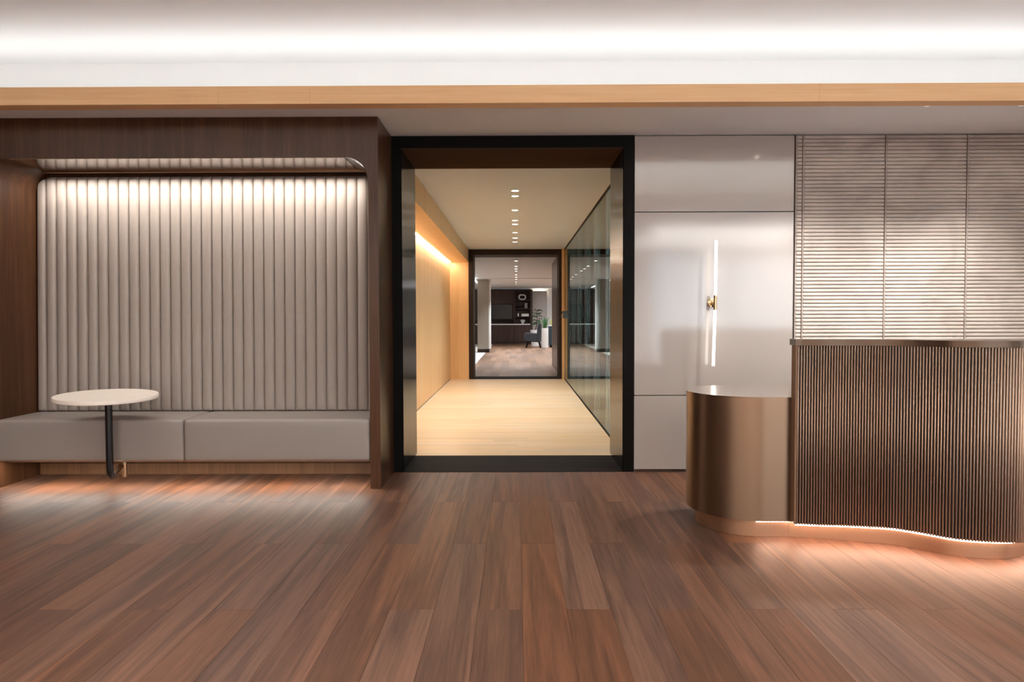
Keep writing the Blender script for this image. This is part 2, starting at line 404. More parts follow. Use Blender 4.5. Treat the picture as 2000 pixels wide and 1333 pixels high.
YF0 = jy - PL / 2 - PL / 2
for c in range(c0, c1):
    x = px0 + (c + 0.5) * PW
    y = jy - PL if c % 2 == 0 else jy - PL / 2
    while y < 5.51:
        y0, y1 = max(y, 0.2), min(y + PL, 5.51)
        if y1 - y0 > 0.02 and y1 > 1.4:
            link('plank', plank_mesh(y1 - y0), None, floor, (x, y0, 0))
        y += PL
px_l, px_r = px0 + c0 * PW, px0 + c1 * PW
# the rest of the floor, outside the picture
for (a, b, c, d) in ((XL, px_l, YB, 5.51), (px_r, XR, YB, 5.51), (px_l, px_r, YB, jy - PL / 2)):
    box('floor_area', M['rear_floor'], floor, a, b, c, d, -0.014, -0.0005)

ceil = struct(box('ceiling', M['ceiling'], None, XL, XR, 1.75, 5.22, CZ, CZ + 0.1))
struct(box('ceiling_front_soffit', M['ceiling'], None, XL, XR, FY1, 5.60, SOF, SOF + 0.03))
struct(box('ceiling_rear_soffit', M['ceiling'], None, XL, XR, YB, 2.20, SOF, SOF + 0.03))
struct(box('wall_cove_front', M['ceiling'], None, XL, XR, 5.20, 5.60, SOF + 0.03, CZ))
struct(box('wall_cove_rear', M['ceiling'], None, XL, XR, 1.67, 1.75, SOF + 0.03, CZ))
t1 = thing('trim_1', (0, FY0, 2.57), 'long pale oak fascia hiding the bright ceiling cove', None, kind='structure')
FZ0, FZ1 = 2.566, at_y(1000, 166, FY0).z
xs = [XL, -1.9, at_y(605, 190, FY0).x, at_y(1600, 190, FY0).x, 4.6, XR]
for a, b in zip(xs, xs[1:]):
    box('fascia_board', M['fascia'], t1, a + 0.0008, b - 0.0008, FY0, FY1, FZ0, FZ1)
t2 = thing('trim_2', (0, 2.20, 2.57), 'pale oak fascia of the opposite ceiling cove behind the viewer', None, kind='structure')
box('fascia_board', M['fascia'], t2, XL, XR, 2.20, 2.31, FZ0, FZ1)
struct(box('wall_left', M['veneer'], None, XL - 0.1, XL, YB, 5.6, 0, CZ))
wre = thing('wall_rear', (0, YB, 0), 'plain pale rear wall with a daylight window', None, kind='structure')
for (a, b, c, d) in ((XL, 2.7, 0, CZ), (6.0, XR, 0, CZ), (2.7, 6.0, 0, 0.3), (2.7, 6.0, 2.5, CZ)):
    box('wall_piece', M['paint'], wre, a, b, YB - 0.1, YB, c, d)
w2 = thing('window_2', (4.35, YB, 0.3), 'wide rear window letting in cool daylight', None, kind='structure')
for x_ in (2.7, 4.32, 5.94): box('window_frame', M['black'], w2, x_, x_ + 0.06, YB - 0.08, YB - 0.02, 0.3, 2.5)
for z in (0.3, 2.44): box('window_rail', M['black'], w2, 2.76, 5.94, YB - 0.08, YB - 0.02, z, z + 0.06)
for x_ in (2.76, 4.38): box('window_pane', M['window_glass'], w2, x_, x_ + 1.56, YB - 0.05, YB - 0.045, 0.36, 2.44)
po = area('window_portal_rear', (4.35, YB - 0.11, 1.4), 3.3, 2.2, 1.0, (1, 1, 1), (R(90), 0, 0)); po.data.cycles.is_portal = True
wr = thing('wall_right', (XR, 0, 0), 'plain pale wall beyond the desk with a wide daylight window', None, kind='structure')
for (a, b, c, d) in ((YB, -2.6, 0, CZ), (3.65, 6.3, 0, CZ), (-2.6, 3.65, 0, 0.3), (-2.6, 3.65, 2.5, CZ)):
    box('wall_piece', M['paint'], wr, XR, XR + 0.1, a, b, c, d)
w1 = thing('window_1', (XR, -0.5, 0.3), 'wide window letting in cool daylight', None, kind='structure')
for y in (-2.6, -0.55, 1.5, 3.59): box('window_frame', M['black'], w1, XR + 0.02, XR + 0.08, y, y + 0.06, 0.3, 2.5)
for z in (0.3, 2.44): box('window_rail', M['black'], w1, XR + 0.02, XR + 0.08, -2.54, 3.59, z, z + 0.06)
for y in (-2.54, -0.49, 1.56): box('window_pane', M['window_glass'], w1, XR + 0.045, XR + 0.05, y, y + 1.99, 0.36, 2.44)
po = area('window_portal', (XR + 0.11, 0.52, 1.4), 6.2, 2.2, 1.0, (1, 1, 1), (R(90), 0, R(90))); po.data.cycles.is_portal = True

# back wall: core behind the cladding, then panels and tiles
struct(box('wall_back_left', M['paint'], None, XL, NOR - 0.022, 5.56, PB, 0, SOF))
wb = thing('wall_back', (1.5, WY, 0), 'wall of smooth warm grey panels between the black portal and the ribbed tiles', None, kind='structure')
X_P0 = at_y(1238, 600, WY).x; X_P1 = at_y(1550.5, 500, WY).x
box('wall_core', M['gap'], wb, X_P0 - 0.002, XR, 5.535, PB, 0, SOF)
z_a, z_b = at_y(1395, 414, WY).z, at_y(1290, 773, WY).z
z_0, z_t = at_y(1290, 917, WY).z, SOF - 0.008
for a, b in ((z_a + 0.003, z_t), (z_b + 0.003, z_a - 0.003), (z_0, z_b - 0.003)):
    box('wall_panel', M['panel'], wb, X_P0 + 0.004, X_P1 - 0.004, WY, 5.535, a, b, 0.0012, 1)
struct(box('baseboard_right', M['kickdark'], None, X_P0 + 0.003, X_P1, WY + 0.012, 5.535, 0.0, z_0 - 0.003))

wt = thing('wall_tiled', (3.3, WY, 0), 'wall of stacked horizontal ribbed stone tiles above the reception desk', None, kind='structure')
TP = 0.02845; T0 = at_y(1700, 663, WY).z - 0.06; T0 = SOF - 0.006 - TP * math.floor((SOF - 0.006 - T0) / TP)
xe = [at_y(p, 480, WY).x for p in (1553, 1567, 1727.5, 1886.5, 2046)]
tile_cache = {}
def tile_mesh(L):
    if L not in tile_cache:
        bm = bmesh.new()
        prof = [(0.024, 0.0), (0.006, 0.0008), (0.001, 0.006), (0.0, 0.013), (0.002, 0.0215), (0.008, 0.0272), (0.024, 0.0278)]
        rows = []
        for x, k in ((0, 1), (0.004, 0), (L - 0.004, 0), (L, 1)):
            rows.append([bm.verts.new((x, y + (0.005 * k if y < 0.02 else 0), z)) for y, z in prof])
        for a, b in zip(rows, rows[1:]):
            for i in range(len(prof)): bm.faces.new((a[i], a[(i + 1) % len(prof)], b[(i + 1) % len(prof)], b[i]))
        bm.faces.new(rows[0]); bm.faces.new(rows[-1])
        bmesh.ops.recalc_face_normals(bm, faces=bm.faces)
        me = bpy.data.meshes.new('tile'); bm.to_mesh(me); bm.free(); me.materials.append(M['tile']); tile_cache[L] = me
    return tile_cache[L]
for a, b in zip(xe, xe[1:]):
    z = T0
    while z + TP < SOF - 0.004:
        link('tile', tile_mesh(b - a - 0.011), None, wt, (a + 0.0065, WY - 0.004, z)); z += TP
    box('divider', M['tile'], wt, a - 0.0025, a + 0.0025, WY - 0.0085, 5.535, T0, SOF - 0.008)
box('wall_lining', M['panel'], wt, xe[0] + 0.002, xe[-1], WY + 0.006, 5.535, 0.0, T0 - 0.002)
box('wall_lining', M['tile'], wt, xe[-1] + 0.002, XR, WY, 5.535, 0.0, SOF - 0.004)

# ================================================================ SEATING NICHE
nn = thing('niche_surround', (-2.3, NY, 0), 'dark brown veneer niche surround with rounded corners framing the padded bench', 'niche')
rr = 0.155
sx_l, sx_r = NIL + rr + 0.02, at_y(672, 280, NY).x
secs = [('side_panel', [(sx_r + 0.0004, SOF - 0.002), (NOR, SOF - 0.002), (NOR, 0), (NIR, 0)] + arc(NIR - rr, NIZ - rr, rr, 0, 90, 14) + [(sx_r + 0.0004, NIZ)]),
        ('header_panel', [(sx_l + 0.0004, NIZ), (sx_r - 0.0004, NIZ), (sx_r - 0.0004, SOF - 0.002), (sx_l + 0.0004, SOF - 0.002)]),
        ('side_panel', [(sx_l - 0.0004, SOF - 0.002), (-4.6, SOF - 0.002), (-4.6, 0), (NIL, 0)] + arc(NIL + rr, NIZ - rr, rr, 180, 90, 14) + [(sx_l - 0.0004, NIZ)])]
for nm, o_ in secs:
    from_bm(nm, add_prism(bmesh.new(), o_, NY, 5.505, 'Y'), M['veneer'], nn, auto=30)
box('back_board', M['veneer'], nn, NIL, NIR, 5.507, 5.55, 0, NIZ + 0.1)
# slot with its light channel between niche ceiling and padding
box('light_channel', M['base_bronze'], nn, NIL + 0.12, NIR - 0.10, 5.375, 5.40, NIZ - 0.016, NIZ - 0.001)
box('ceiling_panel', M['veneer_gloss'], nn, NIL + rr + 0.005, NIR - rr - 0.005, NY + 0.004, 5.373, NIZ - 0.004, NIZ - 0.0003)

bb = thing('bench_base', (-2.3, 5.4, 0), 'brown wooden bench base set back beneath the floating grey seat cushions', 'bench')
box('kick_panel', M['kick'], bb, NIL + 0.002, NIR - 0.002, 5.45, 5.50, 0.001, 0.165)
box('seat_deck', M['veneer'], bb, NIL + 0.002, NIR - 0.002, 5.10, 5.50, 0.166, 0.192)

SZ = 0.487
def cushion(x0, x1, label):
    bm = bmesh.new(); nx, ny, nz = 26, 10, 8
    y0, y1, z0, z1 = NY + 0.006, 5.50, 0.1935, SZ
    add_box(bm, x0, x1, y0, y1, z0, z1, 0.022, 4)
    bmesh.ops.subdivide_edges(bm, edges=[e for e in bm.edges if e.calc_length() > 0.2], cuts=7, use_grid_fill=True)
    for v in bm.verts:                    # a soft crown, pinched at the end seams
        u = (v.co.x - x0) / (x1 - x0); w = (v.co.z - z0) / (z1 - z0)
        pin = min(u, 1 - u); k = min(1, pin / 0.05)
        if v.co.y < y0 + 0.05 and 0.05 < w < 0.95: v.co.y -= 0.004 * k * math.sin(math.pi * w)
        if w > 0.9: v.co.z += 0.004 * k * math.sin(math.pi * min(1, (v.co.y - y0) / (y1 - y0)))
    o = from_bm('seat_cushion', bm, M['fabric_seat'], None, auto=50, origin=((x0 + x1) / 2, (y0 + y1) / 2, z0))
    return tag(o, label, 'cushion', 'seat cushions of the niche bench')
xs_ = at_y(357, 860, NY).x
cushion(NIL + 0.003, xs_ - 0.0015, 'long grey seat cushion behind the small round table')
cushion(xs_ + 0.0015, NIR - 0.003, 'long grey seat cushion next to the dark brown pillar')

BZ0, BZ1 = SZ + 0.006, NIZ - 0.028
br_ = thing('padded_backrest', (-2.3, 5.5, BZ0), 'tall padded backrest of upright taupe channels filling the niche wall', 'backrest')
BW = 0.0792; lean = 0.05
def channel_mesh(w, h, cut=None):
    """one upright padded roll; cut(x) gives a lower top near the rounded corner"""
    bm = bmesh.new(); nu = 9
    zs = [0, 0.006, 0.016, 0.035, 0.3 * h, 0.6 * h, 0.85 * h, h - 0.035, h - 0.016, h - 0.006, h]
    rows = []
    for j, z in enumerate(zs):
        end = min(z, h - z); e = math.sqrt(max(0.0, 1 - (1 - min(1, end / 0.035)) ** 2)) * 0.6 + 0.4
        row = []
        for i in range(nu):
            u = math.sin((-1 + 2 * i / (nu - 1)) * math.pi / 2)
            d = 0.021 * (1 - abs(u) ** 4.5) * e + 0.004
            x = u * (w / 2 - 0.0004); zz = z
            if cut is not None: zz = min(z, cut(x)) if z > 0.85 * h else z
            row.append(bm.verts.new((x, -d - 0.055 + lean * (z / h), zz)))
        row = [bm.verts.new((-w / 2 + 0.0004, 0, row[0].co.z))] + row + [bm.verts.new((w / 2 - 0.0004, 0, row[-1].co.z))]
        rows.append(row)
    for a, b in zip(rows, rows[1:]):
        for i in range(len(a) - 1): bm.faces.new((a[i], a[i + 1], b[i + 1], b[i]))
    bm.faces.new(rows[0]); bm.faces.new(rows[-1])
    bmesh.ops.recalc_face_normals(bm, faces=bm.faces); bm.normal_update()
    for e in bm.edges:
        if len(e.link_faces) == 2 and e.calc_face_angle(0) > R(60): e.smooth = False
    me = bpy.data.meshes.new('channel'); bm.to_mesh(me); bm.free(); me.materials.append(M['fabric'])
    for p in me.polygons: p.use_smooth = True
    return me
BH = BZ1 - BZ0
full = channel_mesh(BW, BH)
x = NIL + 0.004; first = True; k = 0
rc = 0.125
while x < NIR - 0.006:
    w = 0.071 if k == 0 else min(BW, NIR - 0.003 - x)
    cx = x + w / 2
    if k < 2:
        cen = NIL + 0.004 + rc
        f = lambda lx, cx=cx, cen=cen: (BH if cx + lx >= cen else BH - rc + math.sqrt(max(0.0, rc * rc - (cen - cx - lx) ** 2)))
        me = channel_mesh(w, BH, f)
    else: me = full if abs(w - BW) < 1e-6 else channel_mesh(w, BH)
    link('channel', me, None, br_, (cx, 5.503, BZ0)); x += w; k += 1

# ================================================================ ROUND TABLE
tx, ty = at_y(213.5, 860, 4.89).x, 4.89
tb = thing('bistro_table', (tx, ty, 0), 'small round white table on a bent black tube before the bench', 'table')
TZ = 0.672; tr = 0.322
bm = bmesh.new()
add_lathe(bm, [(0, 0), (tr - 0.004, 0), (tr, 0.004), (tr, 0.024), (tr - 0.003, 0.028), (0, 0.028)], (0, 0, 0), 64)
bmesh.ops.rotate(bm, verts=bm.verts, cent=(0, 0, 0), matrix=Euler((R(1.7), R(1.1), 0)).to_matrix())
bmesh.ops.translate(bm, verts=bm.verts, vec=(tx - 0.012, ty, TZ - 0.026))
from_bm('tabletop', bm, M['white_top'], tb, auto=40)
bx_, by_ = at_y(237.5, 910, 5.10).x, 5.10
zb = 0.100
path = [(tx, ty, TZ - 0.03), (tx, ty, 0.4), (tx, ty, zb + 0.06)]
tgt = Vector((bx_, by_, 0.148))
for i in range(1, 9):
    a = i / 8 * math.pi / 2; s = 0.05
    d = (Vector((bx_, by_, zb)) - Vector((tx, ty, zb))).normalized()
    path.append(Vector((tx, ty, zb + s)) + d * (s * (1 - math.cos(a))) + Vector((0, 0, -s * math.sin(a))))
pole = from_bm('pole', add_tube(bmesh.new(), path, 0.0235, 16), M['black_gloss'], tb, auto=40)
p_end = Vector(path[-1])
arm = from_bm('bracket_arm', add_tube(bmesh.new(), [p_end, p_end.lerp(tgt, 0.5) + Vector((0, 0, -0.006)), tgt], [0.0225, 0.021, 0.019], 16), M['nickel'], tb, auto=40)
arm['label'] = 'shiny nickel bracket arm'
from_bm('bracket_post', add_lathe(bmesh.new(), [(0, 0), (0.017, 0), (0.017, 0.109), (0, 0.109)], (bx_ + 0.01, by_ + 0.02, 0.056), 20), M['base_bronze'], tb, auto=40)
from_bm('bracket_collar', add_lathe(bmesh.new(), [(0.018, 0), (0.026, 0.002), (0.026, 0.012), (0.018, 0.014)], (bx_ + 0.008, by_ + 0.015, 0.146), 20), M['nickel'], tb, auto=40)

# ================================================================ PORTAL
def portal(name, label, xo0, xo1, xi0, xi1, y0, y1, zo, zi, jm, rm, hm, thr):
    d = thing(name, ((xo0 + xo1) / 2, y0, 0), label, None, kind='structure')
    box('jamb', jm, d, xo0, xi0 - 0.004, y0, y1, 0.0, zo, 0.001, 1)
    box('jamb', jm, d, xi1 + 0.004, xo1, y0, y1, 0.0, zo, 0.001, 1)
    box('head', jm, d, xi0 - 0.0035, xi1 + 0.0035, y0, y1, zi + 0.004, zo, 0.001, 1)
    box('reveal', rm, d, xi0 - 0.004, xi0, y0 + 0.006, y1, 0.006, zi)
    box('reveal', rm, d, xi1, xi1 + 0.004, y0 + 0.006, y1, 0.006, zi)
    box('head_lining', hm, d, xi0 + 0.0005, xi1 - 0.0005, y0 + 0.006, y1, zi, zi + 0.004)
    box('threshold', M['threshold'], d, xi0 - 0.0035, xi1 + 0.0035, y0, thr, -0.012, 0.004)
    return d
PX0, PX1 = NOR - 0.02, X_P0 - 0.003
PI0, PI1 = at_y(786, 600, 5.505).x, at_y(1216.5, 600, 5.505).x
portal('door_1', 'tall black framed opening with steel lined reveals leading to the pale corridor', PX0, PX1, PI0, PI1, 5.507, PB,
       SOF - 0.001, at_y(1000, 290, 5.507).z, M['black'], M['reveal'], M['reveal_head'], at_z(1000, 891, 0).y)

# ================================================================ CORRIDOR
fc = struct(box('floor_corridor', M['subfloor'], None, CXL, CXR + 2.6, at_z(1000, 891, 0).y + 0.001, FPB, -0.1, -0.012))
y = at_z(1000, 891, 0).y + 0.002; cp = 0.118
me_cache = {}
k = 0
while y + 0.02 < FPY:
    e = min(y + cp, FPY)
    splits = [CXL + 0.002, -0.42 + 0.9 * ((k * 37) % 100) / 100, CXR + 0.02]
    for a, b in zip(splits, splits[1:]):
        bm = add_box(bmesh.new(), a + 0.0005, b - 0.0005, y + 0.0005, e - 0.0005, -0.012, 0.0)
        from_bm('plank', bm, M['oak_floor'], fc, origin=((a + b) / 2, y, 0))
    y += cp; k += 1
struct(box('ceiling_corridor', M['cool_light_paint'], None, CXL - 0.1, CXR + 2.6, PB, FPB + 0.001, CC, CC + 0.1))
wl = thing('wall_corridor_left', (CXL, 10, 0), 'pale oak corridor wall with a glowing recessed light line', None, kind='structure')
ys = [PB, 7.5, 8.75, 10.0, 11.25, 12.5, FPY]
for a, b in zip(ys, ys[1:]):
    box('wall_panel', M['oak_z'], wl, CXL - 0.03, CXL, a + 0.0007, b - 0.0007, 0.004, 2.255)
box('bulkhead', M['oak_z'], wl, CXL - 0.03, CXB, PB + 0.001, FPY - 0.001, 2.256, CC - 0.004)
box('pier', M['oak_z'], wl, CXL - 0.03, CXB, FPY, FPB, 0.0, 2.255)
box('pier', M['oak_z'], wl, CXL - 0.03, CXB, FPY, FPB, 2.256, CC - 0.004)
box('light_strip', M['strip'], wl, CXL + 0.002, CXL + 0.022, PB + 0.02, FPY - 0.03, 2.246, 2.2555)
box('skirting_gap', M['gap'], wl, CXL - 0.001, CXL + 0.002, PB + 0.01, FPY - 0.01, 0.0, 0.012)
struct(box('wall_corridor_void', M['paint'], None, CXL - 0.2, CXL - 0.031, PB, FPB, 0, CC))
# glass wall
wg = thing('wall_glass', (CXR, 10, 0), 'corridor wall of tall clear glass panes with pale vertical joints', None, kind='structure')
gy = [PB + 0.12] + [at_y(p, 600, 1).x and CXR / (at_y(p, 600, 1).x) for p in (1183, 1160, 1142.6, 1128, 1117)] + [12.98, FPY - 0.13]
for a, b in zip(gy, gy[1:]):
    box('pane', M['glass'], wg, CXR, CXR + 0.012, a + 0.0045, b - 0.0045, 0.02, CC - 0.03)
for a in gy[1:-1]:
    box('joint', M['joint'], wg, CXR + 0.0005, CXR + 0.0035, a - 0.004, a + 0.004, 0.02, CC - 0.03)
box('top_rail', M['black'], wg, CXR - 0.006, CXR + 0.02, PB, FPY - 0.12, CC - 0.029, CC - 0.001)
box('bottom_rail', M['black'], wg, CXR - 0.006, CXR + 0.02, PB, FPY - 0.12, 0.001, 0.0195)
box('end_post', M['black'], wg, CXR - 0.004, CXR + 0.016, FPY - 0.128, FPY - 0.10, 0.001, CC - 0.001)
struct(box('wall_corridor_end', M['oak_z'], None, at_y(1097, 600, FPY).x + 0.002, CXR + 0.06, FPY - 0.10, FPB, 0.0, CC - 0.002))
# room behind the glass, kept pale to return the added fill
struct(box('wall_meeting_room', M['ceiling'], None, CXR + 2.5, CXR + 2.6, PB, FPB, 0, CC))
struct(box('wall_meeting_end', M['ceiling'], None, CXR + 0.061, CXR + 2.5, FPY + 0.2, FPB, 0, CC))
box('floor_area', M['stone'], fc, CXR + 0.021, CXR + 2.5, PB, FPY + 0.2, -0.012, 0.0)
# pull handle at the far end of the glass
hx = CXR - 0.02; hz0, hz1 = at_y(1107, 622, FPY - 0.2).z, at_y(1107, 608, FPY - 0.2).z
hd = thing('door_handle', (hx, FPY - 0.2, hz0), 'small blue-grey lever handle on the far end of the glass wall', 'handle')
bm = bmesh.new(); add_prism(bm, [(CXR - 0.05, hz0), (CXR + 0.0, hz0), (CXR + 0.0, hz1), (CXR - 0.032, hz1)], FPY - 0.24, FPY - 0.20, 'Y')
from_bm('lever_plate', bm, M['hardware'], hd)
bm = add_tube(bmesh.new(), [(CXR - 0.03, FPY - 0.22, hz1 - 0.012), (CXR - 0.045, FPY - 0.262, hz1 - 0.006), (CXR - 0.098, FPY - 0.262, hz0 + 0.022)], 0.0105, 8)
from_bm('lever', bm, M['black_gloss'], hd, auto=50)

# far portal
fx0, fx1 = at_y(915.5, 600, FPY).x, at_y(1097, 600, FPY).x
fi0, fi1 = at_y(928, 600, FPB).x, at_y(1088, 600, FPB).x
portal('door_2', 'dark brown framed opening at the end of the corridor', fx0, fx1, fi0, fi1, FPY, FPB, CC - 0.002, at_y(1000, 503, FPB).z,
       M['brown_frame'], M['brown_frame'], M['brown_frame'], FPB)

# downlights
def downlight(x, y, z, label, group, watts, r=0.035, cone=110, proto={}):
    t = thing('downlight', (x, y, z), label, 'ceiling light', group)
    if r not in proto:
        ring = bmesh.new(); add_lathe(ring, [(r, 0), (r + 0.012, -0.004), (r + 0.012, 0), (r + 0.001, 0.001)], (0, 0, 0), 20)
        a = bpy.data.meshes.new('trim_ring'); ring.to_mesh(a); ring.free(); a.materials.append(M['shade_trim'])
        dm = bmesh.new(); add_lathe(dm, [(0, -0.002), (r - 0.001, -0.002), (r - 0.001, -0.0005), (0, -0.0005)], (0, 0, 0), 20)
        b = bpy.data.meshes.new('lens'); dm.to_mesh(b); dm.free(); b.materials.append(M['lamp'])
        proto[r] = (a, b)
    link('trim_ring', proto[r][0], None, t, (x, y, z)); link('lens', proto[r][1], None, t, (x, y, z))
    if watts: spot('downlight_beam', (x, y, z - 0.012), watts, CORR_C if z < 2.55 else NEUT, cone, 0.7, r * 0.8, parent=t)
    return t
dl = [372.6, 383, 410.7, 430.7, 438, 454.6, 465, 472.7]
names = ['nearest corridor downlight in the ceiling, larger of the close first pair', 'corridor downlight just behind the nearest one, second of the first pair',
         'lone corridor downlight in the ceiling between the two close pairs', 'corridor downlight fourth from the black portal, first of a close pair',
         'corridor downlight fifth from the black portal, second of a close pair', 'corridor downlight sixth from the black portal',
         'corridor downlight second last before the far brown doorway', 'corridor downlight closest to the far brown doorway']
cx_c = at_y(1006, 450, 10).x
for p, nm in zip(dl, names):
    q = at_z(1006, p, CC)
    downlight(at_y(1006, p, q.y).x, q.y, CC - 0.0005, nm, 'corridor downlights', CORR_W)

# ================================================================ WALL SCONCE
sy = WY - 0.10
s_t, s_a, s_b, s_e = (at_y(p, q, sy) for p, q in ((1399, 470), (1397.2, 577), (1396.6, 606), (1393, 715)))
cen = (s_a + s_b) / 2
sc = thing('wall_sconce', (cen.x, WY, cen.z), 'slim vertical tube wall lamp with brass centre on the grey panel', 'wall lamp')
from_bm('light_tube', add_tube(bmesh.new(), [s_t, s_a], 0.0105, 16), M['sconce'], sc, auto=40)
from_bm('light_tube', add_tube(bmesh.new(), [s_b, s_e], 0.0105, 16), M['sconce'], sc, auto=40)
from_bm('centre_sleeve', add_tube(bmesh.new(), [s_a, s_b], 0.0125, 16), M['brass'], sc, auto=40)
from_bm('arm', add_tube(bmesh.new(), [(cen.x, WY - 0.012, cen.z), (cen.x, sy + 0.01, cen.z)], 0.0075, 12), M['brass'], sc, auto=40)
from_bm('wall_rose', add_tube(bmesh.new(), [(cen.x, WY - 0.001, cen.z), (cen.x, WY - 0.012, cen.z), (cen.x, WY - 0.016, cen.z)], [0.034, 0.034, 0.028], 28), M['brass'], sc, auto=40)

# ================================================================ RECEPTION DESK
SB = 0.10
pts = [at_z(p, q, SB) for p, q in ((1556, 1025), (1600, 1027), (1650, 1028.5), (1700, 1031), (1739, 1033.5), (1778, 1039), (1817, 1046), (1856, 1053.2), (1895, 1057.6), (1934, 1060), (1973, 1061), (2000, 1059.5))]
pts = [(p.x, p.y) for p in pts] + [(2.66, 3.545), (2.86, 3.66), (2.99, 3.86), (3.02, 4.10)]
DP = catmull([Vector(p) for p in pts], 0.0139)
DZ1 = at_z(1556, 664, 0).z
DT = 1.2 - (1.2 - SB) * (664 - 619) / (1025 - 619)      # counter height read at the left end
rd = thing('reception_desk', (2.1, 3.8, 0), 'curved reception desk clad in thin bronze fluted slats over a glowing plinth', 'desk')
SZ1 = DT - 0.033
nr = normals(DP)
bm = add_box(bmesh.new(), -0.0038, 0.0038, -0.006, 0.012, SB, SZ1, 0.0)
es = [e for e in bm.edges if abs(e.verts[0].co.z - e.verts[1].co.z) > 0.5 and e.verts[0].co.y < 0.0]
bmesh.ops.bevel(bm, geom=es, offset=0.0012, segments=2, affect='EDGES')
bmesh.ops.recalc_face_normals(bm, faces=bm.faces)
slat_me = bpy.data.meshes.new('slat'); bm.to_mesh(slat_me); bm.free(); slat_me.materials.append(M['slat'])
for p in slat_me.polygons: p.use_smooth = abs(p.normal.z) < 0.5
for p, q in zip(DP, nr):
    o = link('slat', slat_me, None, rd, (p[0], p[1], 0)); o.rotation_euler.z = math.atan2(q[1], q[0]) - math.pi / 2
from_bm('core_panel', add_strip(bmesh.new(), DP, 0.0095, 0.05, SB + 0.001, SZ1), M['core'], rd)
cap_path = [Vector((DP[0][0] - 0.0165, DP[0][1]))] + DP[1:]
M['end'] = wood('desk_end_veneer', srgb(88, 62, 44), srgb(122, 90, 66), 'Z', 60, 0.03, 0.45, figure=0.2)
box('end_panel', M['end'], rd, DP[0][0] - 0.0165, DP[0][0] - 0.0045, DP[0][1] - 0.004, DP[0][1] + 0.05, SB, SZ1, 0.001, 1)
from_bm('counter_cap', add_strip(bmesh.new(), cap_path, -0.006, 0.10, SZ1 + 0.001, DT), M['cap'], rd)
PP = []
for i, (p, q) in enumerate(zip(DP, nr)):
    s = min(1, i / 34); s = s * s * (3 - 2 * s); off = 0.108 + (0.060 - 0.108) * s
    PP.append(Vector((p[0] + q[0] * off, p[1] + q[1] * off)))
PP = catmull([PP[0] + Vector((-0.02, 0.0))] + PP[2::6], 0.02)
from_bm('plinth', add_strip(bmesh.new(), PP, 0.0, 0.06, 0.001, SB - 0.003), M['plinth'], rd, auto=30)
from_bm('light_strip', add_strip(bmesh.new(), DP, 0.042, 0.050, 0.0842, 0.1005), M['desk_led'], rd)
box('desk_body', M['core'], rd, 1.9, 2.60, 4.02, 4.5, 0.0, SZ1 - 0.3)

# rounded pedestal at the left end
pc = thing('pedestal_cabinet', (1.45, 4.19, 0), 'round ended satin bronze cabinet at the left end of the reception desk', 'cabinet')
py0 = DP[0][1] + 0.052; rad = 0.345; pcx = at_z(1341, 985, SB).x + rad; pcy = py0 + rad
ptop = 0.768
outl = [(1.88, py0)] + [(1.88, pcy + rad)] + arc(pcx, pcy, rad, 90, 270, 40)
from_bm('cabinet_body', add_prism(bmesh.new(), outl, SB, ptop - 0.004, 'Z'), M['bronze'], pc, auto=30)
bm = add_prism(bmesh.new(), outl, ptop - 0.0035, ptop, 'Z'); from_bm('cabinet_top', bm, M['bronze_top'], pc, auto=30)
r2 = rad - 0.055; px2 = PP[0][0] - 0.001
outp = [(px2, pcy - r2), (px2, pcy + r2)] + arc(pcx, pcy, r2, 90, 270, 40)
from_bm('plinth', add_prism(bmesh.new(), outp, 0.001, SB - 0.001, 'Z'), M['plinth'], pc, auto=30)
lx = at_z(1485, 1021, SB).x
box('light_strip', M['desk_led'], pc, lx, px2, pcy - r2 - 0.010, pcy - r2 - 0.001, 0.085, 0.095)

# soffit spots over desk, tucked behind the fascia
for i, p in enumerate((1446, 1630, 1815, 2000)):
    lab = ['soffit spot above the wall lamp, half hidden behind the oak fascia', 'soffit spot above the left column of ribbed tiles, half hidden behind the oak fascia',
           'soffit spot above the middle of the ribbed tiles, half hidden behind the oak fascia', 'soffit spot at the right end above the ribbed tiles, half hidden behind the oak fascia'][i]
    if i: downlight(at_y(p, 212, 4.758).x, 4.758, SOF - 0.0005, lab, 'soffit spots over the desk', SPOT_W, 0.02, 110)
for x_ in (-3.2, -1.0, 1.2, 3.4):
    for y_ in (0.2, -1.8):
        spot('rear_fill_spot', (x_, y_, SOF - 0.01), REAR_W, NEUT, 120, 0.8, 0.06)  # unseen spots added as general fill, no fixtures modelled

# ================================================================ FAR ROOM
FB = 32.2
struct(box('floor_far', M['far_floor'], None, -1.03, 6.0, FPB + 0.001, FB, -0.1, 0.0))
struct(box('floor_far_stone', M['stone'], None, -6.0, -1.031, FPB + 0.001, FB, -0.1, 0.0))
struct(box('ceiling_far', M['ceiling'], None, -6.0, 6.0, FPB + 0.002, 24.0, CC, CC + 0.1))
struct(box('ceiling_far_rear', M['ceiling'], None, -6.0, 6.0, 24.0, FB, CC - 0.03, CC + 0.07))
struct(box('wall_far', M['paint'], None, -6.0, 6.0, FB, FB + 0.1, 0, CC - 0.031))
struct(box('wall_far_left', M['paint'], None, -6.1, -6.0, FPB, FB, 0, CC - 0.031))
struct(box('wall_far_right', M['paint'], None, 6.0, 6.1, FPB, FB, 0, CC - 0.031))
struct(box('wall_far_front_left', M['column'], None, -6.0, CXL - 0.21, FPB - 0.2, FPB, 0, CC))
struct(box('wall_far_front_right', M['column'], None, CXR + 2.61, 6.0, FPB - 0.2, FPB, 0, CC))
jx = at_y(1078, 650, 17.7).x
struct(box('wall_passage', M['veneer'], None, jx, jx + 0.12, FPB + 0.01, 17.7, 0.0, CC - 0.001))
col_ = thing('column', (-1.1, 24.3, 0), 'square taupe column left in the far room', None, kind='structure')
